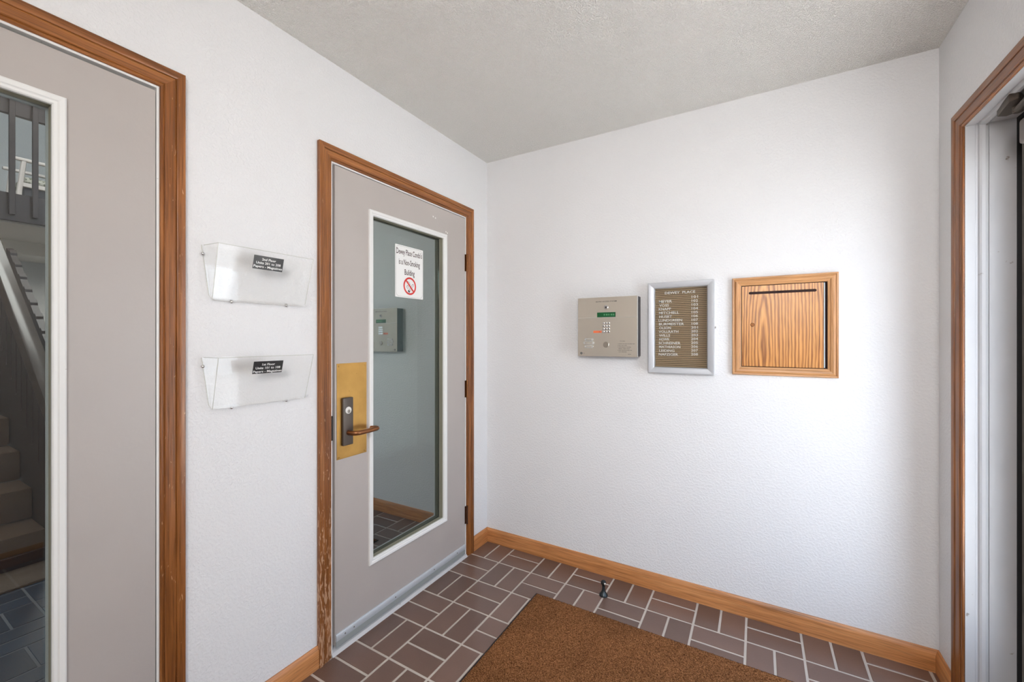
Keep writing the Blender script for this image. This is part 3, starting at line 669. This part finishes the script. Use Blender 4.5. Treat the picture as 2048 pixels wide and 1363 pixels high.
# ---- clear wall pockets
def pocket(z0, z1, label, l1, lines, tilt):
    y0, y1 = -1.600, -1.281; root = thing('wall_pocket', label, 'wall pocket', (0, (y0 + y1) / 2, z0), group=None)
    T = .0022; D_t, D_b = .080, .034
    # back plate: wider at the top, rounded lower corners
    pts = [(-1.613, z1), (-1.592, z0 + .010), (-1.588, z0 + .002), (-1.578, z0 - .004), (-1.262, z0 - .004), (-1.254, z0 + .001), (-1.250, z0 + .010), (-1.229 - .018, z1)]
    bm = NB(); prism(bm, pts, 'x', .0015, .0015 + T); obj('back_plate', bm, M['acrylic'], root, smooth=False)
    # front
    bm = NB(); t = bmesh.new()
    f = [(D_b, y0 + .004, z0), (D_b, y1 - .004, z0), (D_t, y1, z1), (D_t, y0, z1)]
    A = [t.verts.new(p) for p in f]; B = [t.verts.new((p[0] - T, p[1], p[2])) for p in f]
    t.faces.new(A); t.faces.new(B[::-1])
    for i in range(4): t.faces.new((A[i], B[i], B[(i + 1) % 4], A[(i + 1) % 4]))
    bmesh.ops.recalc_face_normals(t, faces=t.faces); merge(bm, t); obj('front_panel', bm, M['acrylic'], root, smooth=False)
    for y, s, yb in ((y0, 1, -1.592), (y1, -1, -1.262)):
        t = NB()
        f = [(.0038, yb if s > 0 else yb, z0), (D_b - T, y + .004 * s, z0), (D_t - T, y, z1), (.0038, (-1.607 if s > 0 else -1.258), z1)]
        A = [t.verts.new(p) for p in f]; B = [t.verts.new((p[0], p[1] + T * s, p[2])) for p in f]
        t.faces.new(A); t.faces.new(B[::-1])
        for i in range(4): t.faces.new((A[i], B[i], B[(i + 1) % 4], A[(i + 1) % 4]))
        bmesh.ops.recalc_face_normals(t, faces=t.faces); obj('side_panel', t, M['acrylic'], root, smooth=False)
    bm = NB(); box(bm, .0038, D_b, y0 + .006, y1 - .006, z0 - .0015, z0 + .0007); obj('bottom_panel', bm, M['acrylic'], root, smooth=False)
    # light caught by the polished edges, painted as pale opaque rods
    bm = NB()
    def edge(p, q, r=.0009): tube(bm, [p, q], r, 6)
    edge((D_t - .001, y0, z1), (D_t - .001, y1, z1)); edge((D_t - .001, y0, z1), (D_b - .001, y0 + .004, z0)); edge((D_t - .001, y1, z1), (D_b - .001, y1 - .004, z0))
    edge((D_t, y0, z1), (.004, -1.607, z1)); edge((.0026, -1.613, z1), (.0026, -1.592, z0 + .01))
    obj('edge_glint', bm, M['acrylic_edge'], root)
    bm = NB(); edge((.003, -1.592, z0 + .012), (.003, -1.586, z0 + .001), .0017); edge((.003, -1.586, z0 + .001), (.003, -1.575, z0 - .004), .0017); edge((.003, -1.575, z0 - .004), (.003, -1.262, z0 - .004), .0013)
    obj('lower_rim', bm, M['white_trim'], root, label='whitish lower rim')
    for (y, z) in ((-1.6105, z1 - .028), (-1.5275, z0 - .006), (-1.3410, z0 - .006)):
        bm = NB(); lathe(bm, [(.0055, 0), (.0055, .002), (.0045, .0045), (.002, .0062), (0, .0064)], (.0037, y, z), 'x', 14); obj('screw', bm, M['chrome'], root)
    # black label on the front panel
    yl0, yl1, zt, zb = l1
    def onf(y, z, e): return Vector((D_b + (D_t - D_b) * (z - z0) / (z1 - z0) + e, y, z))
    t = NB(); A = [t.verts.new(onf(*p, .0003)) for p in ((yl0, zb), (yl1, zb), (yl1, zt), (yl0, zt))]; B = [t.verts.new(onf(*p, .0016)) for p in ((yl0, zb), (yl1, zb), (yl1, zt), (yl0, zt))]
    t.faces.new(A[::-1]); t.faces.new(B)
    for i in range(4): t.faces.new((A[i], A[(i + 1) % 4], B[(i + 1) % 4], B[i]))
    bmesh.ops.recalc_face_normals(t, faces=t.faces); lo = obj('label_plate', t, M['label_black'], root, label='black label with white lettering', smooth=False)
    for k, (s, w) in enumerate(lines):
        zz = zt - .0145 - k * .0118
        o = text(s, 'x', (yl0 + yl1) / 2, zz, 0, .0078, M['white_print'], lo, width=w, align='C', bold=.018)
        for v in o.data.vertices:
            v.co.x = onf(v.co.y, v.co.z, .0019).x
    return root
pocket(1.430, 1.597, 'clear acrylic wall pocket with a black label reading 2nd Floor, the upper one', (-1.492, -1.392, 1.5795, 1.536), [('2nd Floor', .047), ('Units 201 to 208', .083), ('Papers - Magazines', .096)], 0)
pocket(1.080, 1.243, 'clear acrylic wall pocket with a black label reading 1st Floor, the lower one', (-1.493, -1.394, 1.2265, 1.1850), [('1st Floor', .043), ('Units 101 to 108', .083), ('Papers - Magazines', .096)], 0)

# ---- no smoking sign on the glass of door 2
sg = thing('sign', 'white non-smoking building sign stuck on the glass of the second door', 'sign', (-.017, -.684, 1.508))
def rrect(bm, plane, a0, a1, b0, b1, r, d0, d1, seg=5):
    pts = []
    for cx, cy_, s in ((a1 - r, b1 - r, 0), (a0 + r, b1 - r, 90), (a0 + r, b0 + r, 180), (a1 - r, b0 + r, 270)):
        for k in range(seg + 1): a = R(s + 90 * k / seg); pts.append((cx + r * math.cos(a), cy_ + r * math.sin(a)))
    prism(bm, pts, plane, d0, d1); return pts
SX = -.0165
bm = NB(); rrect(bm, 'x', -.7835, -.5850, 1.5075, 1.7685, .004, -.0178, SX); obj('sign_board', bm, M['sign_white'], sg, smooth=False)
# thin inner border
def ring_line(pts, w, plane, d, m, parent, name='border'):
    t = NB(); n = len(pts); c = Vector((sum(p[0] for p in pts) / n, sum(p[1] for p in pts) / n))
    A = []; B = []
    for i, p in enumerate(pts):
        p0 = Vector(pts[i - 1]); p1 = Vector(pts[(i + 1) % n]); tn = (p1 - p0).normalized(); nr = Vector((-tn.y, tn.x))
        a = Vector(p) + nr * w / 2; b = Vector(p) - nr * w / 2
        P = (lambda q: (d, q.x, q.y)) if plane == 'x' else (lambda q: (q.x, d, q.y))
        A.append(t.verts.new(P(a))); B.append(t.verts.new(P(b)))
    for i in range(n): t.faces.new((A[i], A[(i + 1) % n], B[(i + 1) % n], B[i]))
    return obj(name, t, m, parent, smooth=False)
tmp = NB(); bp_ = rrect(tmp, 'x', -.7790, -.5895, 1.5125, 1.7635, .022, 0, 1); tmp.free()
ring_line(bp_, .0008, 'x', SX + .0003, M['mark'], sg)
text("Dewey Place Condo's", 'x', -.6845, 1.7235, SX, .0290, M['rust_ink'], sg, width=.182, align='C', bold=.012)
text("is a Non-Smoking", 'x', -.6845, 1.6730, SX, .0290, M['rust_ink'], sg, width=.150, align='C', bold=.012)
text("Building", 'x', -.6845, 1.6235, SX, .0290, M['rust_ink'], sg, width=.071, align='C', bold=.012)
cyy, czz = -.6835, 1.5690
circ = [(cyy + .0405 * math.cos(R(a)), czz + .0405 * math.sin(R(a))) for a in range(0, 360, 9)]
ring_line(circ, .0088, 'x', SX + .0009, M['red'], sg, 'prohibition_ring')
def stroke(pts, w, d, m, parent, name, closed=False):
    t = NB()
    for p, q in zip(pts, pts[1:] + ([pts[0]] if closed else [])):
        p = Vector(p); q = Vector(q); tn = (q - p).normalized(); nr = Vector((-tn.y, tn.x)) * w / 2; ex = tn * w * .25
        t.faces.new([t.verts.new((d, v.x, v.y)) for v in (p - ex + nr, p - ex - nr, q + ex - nr, q + ex + nr)])
    return obj(name, t, m, parent, smooth=False)
stroke([(cyy - .028, czz + .028), (cyy + .028, czz - .028)], .0085, SX + .0012, M['red'], sg, 'prohibition_bar')
cg = NB()
stroke([(cyy - .010, czz - .026), (cyy + .018, czz + .010), (cyy + .024, czz + .012), (cyy + .026, czz + .006), (cyy + .022, czz + .000), (cyy - .002, czz - .029), (cyy - .010, czz - .026)], .0016, SX + .0006, M['navy'], sg, 'cigarette_outline')
stroke([(cyy - .010, czz - .024), (cyy - .003, czz - .030)], .009, SX + .0007, M['navy'], sg, 'cigarette_tip')
stroke([(cyy - .012, czz - .016), (cyy - .022, czz - .006), (cyy - .018, czz + .003), (cyy - .010, czz - .001), (cyy - .009, czz - .010)], .0018, SX + .0006, M['navy'], sg, 'smoke_curl')
stroke([(cyy - .022, czz + .016), (cyy - .014, czz + .021), (cyy - .004, czz + .019), (cyy + .002, czz + .010), (cyy + .000, czz + .004)], .0018, SX + .0006, M['navy'], sg, 'smoke_curl')

sg.location = Vector(sg.location) + Vector((-.0114, .0145, .002))

# ---- intercom
it = thing('intercom', 'brushed steel entry intercom panel with keypad and green display', 'intercom', (.813, 0, 1.207))
FY = -.065
bm = NB(); box(bm, .656, .9758, -.0005, FY + .003, 1.2110, 1.5225); obj('housing', bm, M['black_metal'], it, label='black steel housing')
bm = NB(); box(bm, .6501, .9765, FY, FY + .003, 1.2070, 1.5250, .0007, 1); face = obj('face_plate', bm, M['steel'], it, label='brushed stainless face plate')
bm = NB(); box(bm, .9735, .9772, FY - .0006, FY + .004, 1.2070, 1.5250); obj('plate_lip', bm, M['steel_edge'], it, label='bright folded edge')
bm = NB(); box(bm, .651, .974, FY - .0004, FY, 1.4150, 1.4166); obj('plate_crease', bm, M['steel_edge'], it)
text('ENTRY ACCESS SYSTEM', 'y', .8098, 1.4988, FY, .0060, M['ink'], it, width=.113, align='C', bold=.01)
bm = NB(); lathe(bm, [(.0112, 0), (.0112, -.004), (.0095, -.0055), (.0, -.0055)], (.8100, FY, 1.4703), 'y', 24); cl = obj('cam_lock', bm, M['chrome'], it)
bm = NB(); box(bm, .8090, .8110, FY - .0062, FY - .0054, 1.465, 1.4755); lathe(bm, [(.004, -.0050), (.004, -.0061), (0, -.0061)], (.8100, FY, 1.4690), 'y', 12); obj('keyhole', bm, M['ink'], cl)
bm = NB(); box(bm, .7600, .8612, FY - .0006, FY + .001, 1.4178, 1.4435); lcd = obj('display', bm, M['screen'], it, label='green display window')
for k, w in enumerate((.010, .012, .009, .013, .010)):
    bm = NB(); x = .797 + k * .0125
    box(bm, x, x + w * .7, FY - .0009, FY - .0006, 1.4265, 1.4350); obj('display_segment', bm, M['lcd_dim'], lcd)
rows = ['123', '456', '789', '*0#']
for r_, rw in enumerate(rows):
    for c_, chh in enumerate(rw):
        cx = .7960 + c_ * .01435; cz = 1.3850 - r_ * .01525
        bm = NB(); box(bm, cx - .0058, cx + .0058, FY - .0032, FY, cz - .0058, cz + .0058, .0012, 2); kk = obj('key', bm, M['chrome'], it)
        text(chh, 'y', cx, cz - .0035, FY - .0032, .0070, M['ink'], kk, align='C', name='key_mark', bold=.03)
bm = NB(); box(bm, .7388, .7850, FY - .0005, FY, 1.3335, 1.3455, .0002, 1); ol = obj('orange_label', bm, M['orange'], it, label='orange label beside the keypad')
text('CALL', 'y', .781, 1.3365, FY - .0005, .0060, M['ink'], ol, width=.012, align='R')
def pill(bm, x0, x1, z0, z1, d0, d1):
    r = (z1 - z0) / 2; pts = []
    for cx, s in ((x1 - r, -90), (x0 + r, 90)):
        for k in range(9): a = R(s + 180 * k / 8); pts.append((cx + r * math.cos(a), (z0 + z1) / 2 + r * math.sin(a)))
    prism(bm, pts, 'y', d0, d1)
for x0, x1, z0, z1 in ((.6898, .7398, 1.2905, 1.3045), (.6828, .7455, 1.2712, 1.2868), (.6898, .7398, 1.2520, 1.2665)):
    bm = NB(); pill(bm, x0, x1, z0, z1, FY - .0045, FY); lo_ = obj('speaker_louvre', bm, M['steel_edge'], it)
    bm = NB(); pill(bm, x0 + .009, x1 - .009, z0 + .0035, z1 - .0035, FY - .0050, FY - .0044); obj('louvre_slot', bm, M['steel'], lo_)
bm = NB(); lathe(bm, [(.0158, 0), (.0158, -.003), (.0145, -.0042), (0, -.0042)], (.8095, FY, 1.2707), 'y', 28); obj('postal_lock_cover', bm, M['nickel'], it)
for s, x, z, w in (('TO CALL', .8830, 1.2880, .029), ('1. LOCATE THE CODE ON DIRECTORY', .8716, 1.2735, .091), ('2. DIAL THE CODE', .8716, 1.2650, .049), ('3. WHEN RESIDENT ANSWERS', .8716, 1.2565, .071), ('SPEAK, THEN WAIT', .8770, 1.2480, .060), ('4. OPEN THE DOOR WHEN THE', .8716, 1.2397, .075), ('LOCK RELEASES', .8770, 1.2313, .043), ('ENTRY', .9270, 1.2190, .016)):
    text(s, 'y', x, z, FY, .0036, M['ink'], it, width=w, bold=.012)
bm = NB(); lathe(bm, [(.0062, 0), (.0062, -.0005), (0, -.0005)], (.6702, FY, 1.2226), 'y', 20); lg = obj('emblem', bm, M['ink'], it)
bm = NB(); lathe(bm, [(.0026, 0), (.0026, -.0004), (0, -.0004)], (.6708, FY - .0005, 1.2231), 'y', 12); obj('emblem_centre', bm, M['steel_edge'], lg)
text('DKS', 'y', .6790, 1.2212, FY, .0040, M['mark'], it, width=.0105)

# ---- directory letter board
lb = thing('directory_board', 'silver framed directory letter board with white names and numbers', 'letter board', (1.178, 0, 1.13))
AX0, AX1, AZ0, AZ1 = 1.0229, 1.3322, 1.1285, 1.5820
IX0, IX1, IZ0, IZ1 = 1.0532, 1.2986, 1.1585, 1.5575
PR = [(0, .004), (0, .030), (.002, .034), (.0045, .036), (.024, .041), (.0285, .041), (.030, .039), (.030, 0), (.004, 0)]
for s, b in sweep_frame(lambda a, bb, v: (a, -v, bb), PR, IX0, IX1, IZ0, IZ1, ('left', 'right', 'top', 'bottom')).items():
    obj('frame_rail', b, M['alu_frame'], lb, ang=20)
bm = NB(); box(bm, IX0 - .003, IX1 + .003, -.006, -.0005, IZ0 - .003, IZ1 + .003); obj('back_panel', bm, M['ribgap'], lb)
bm = NB(); z = IZ0 + .001; P_ = .00915
while z < IZ1 - .004:
    prism(bm, [(-.006, z), (-.0085, z + .0005), (-.0090, z + .0015), (-.0090, z + .0052), (-.0085, z + .0062), (-.006, z + .0067)], 'x', IX0 - .002, IX1 + .002); z += P_
obj('felt_ribs', bm, M['ribbed'], lb, kind='stuff', smooth=False)
LY = -.0090
text('DEWEY  PLACE', 'y', 1.1720, 1.5295, LY, .0125, M['letter'], lb, width=.143, align='C', ext=.0018, bold=.012)
names = ['MEYER', 'VOSS', 'KNAPP', 'MITCHELL', 'HUSET', 'LUNDGREEN', 'BURMEISTER', 'OLSON', 'VOLLRATH', 'WILLS', 'HOWK', 'SCHREINER', 'MATHIASON', 'LEIDING', 'NAFZIGER']
wid = [.063, .047, .060, .097, .062, .113, .120, .057, .095, .054, .050, .105, .103, .074, .094]
for k, (s, w) in enumerate(zip(names, wid)):
    text(s, 'y', 1.0715 + .0015 * math.sin(k * 2.1), 1.4862 - k * .01930, LY, .0132, M['letter'], lb, width=w, ext=.0018, bold=.008)
for k in range(16):
    s = str(101 + k) if k < 8 else str(201 + k - 8)
    text(s, 'y', 1.2562, 1.5040 - k * .01895, LY, .0126, M['letter'], lb, width=.0315 if k > 7 else .029, align='R', ext=.0018, bold=.010)
bm = NB(); box(bm, IX0 + .0005, IX1 - .0005, -.0265, -.0240, IZ0 + .0005, IZ1 - .0005); obj('glass_pane', bm, M['glass_clear'], lb, smooth=False)
bm = NB(); lathe(bm, [(.006, 0), (.006, .003), (.004, .005), (0, .005)], (1.3322, -.022, 1.357), 'x', 14); obj('cam_lock', bm, M['chrome'], lb)

# ---- oak drop box door in the wall
mb = thing('drop_box', 'oak drop box door with a thin slot in a moulded oak frame', 'mail box', (1.608, 0, 1.134))
PM = [(0, 0), (0, .010), (.004, .012), (.008, .013), (.012, .0165), (.020, .0185), (.028, .0150), (.031, .0175), (.035, .0180), (.0375, .016), (.0375, 0)]
for s, b in sweep_frame(lambda a, bb, v: (a, -v, bb), PM, 1.4435, 1.7700, 1.1715, 1.5495, ('left', 'right', 'top', 'bottom')).items():
    obj('frame_moulding', b, M['mail_z' if s in ('left', 'right') else 'mail_x'], mb, ang=20)
bm = NB(); box(bm, 1.4435, 1.7700, -.0012, -.0002, 1.1715, 1.5495); obj('recess', bm, M['darkhole'], mb)
bm = NB()
hx0, hx1, hz0, hz1 = 1.4760, 1.7300, 1.5085, 1.5195
r = (hz1 - hz0) / 2
plate(bm, 'y', -.0085, -.0015, (1.4465, 1.7560), (1.1745, 1.5465), [(hx0, hx1, hz0, hz1)])
md = obj('box_door', bm, M['mail_door'], mb, label='amber oak door with cathedral grain', smooth=False)
bm = NB(); pill(bm, hx0 - .002, hx1 + .002, hz0 - .0003, hz1 + .0003, -.0090, -.0040); obj('letter_slot', bm, M['darkhole'], md, label='dark letter slot')
bm = NB(); lathe(bm, [(.0085, 0), (.0085, -.0012), (.0068, -.0024), (.0062, -.0014), (0, -.0014)], (1.4895, -.0085, 1.3670), 'y', 22); lk = obj('cam_lock', bm, M['hinge'], md)
bm = NB(); box(bm, 1.4865, 1.4925, -.0106, -.0098, 1.3660, 1.3680); obj('keyhole', bm, M['ink'], lk)
bm = NB(); tube(bm, [(1.7590, -.0085, 1.176), (1.7590, -.0085, 1.545)], .0022, 10); obj('piano_hinge', bm, M['alu'], md, label='slim steel piano hinge')
bpy.context.view_layer.update()
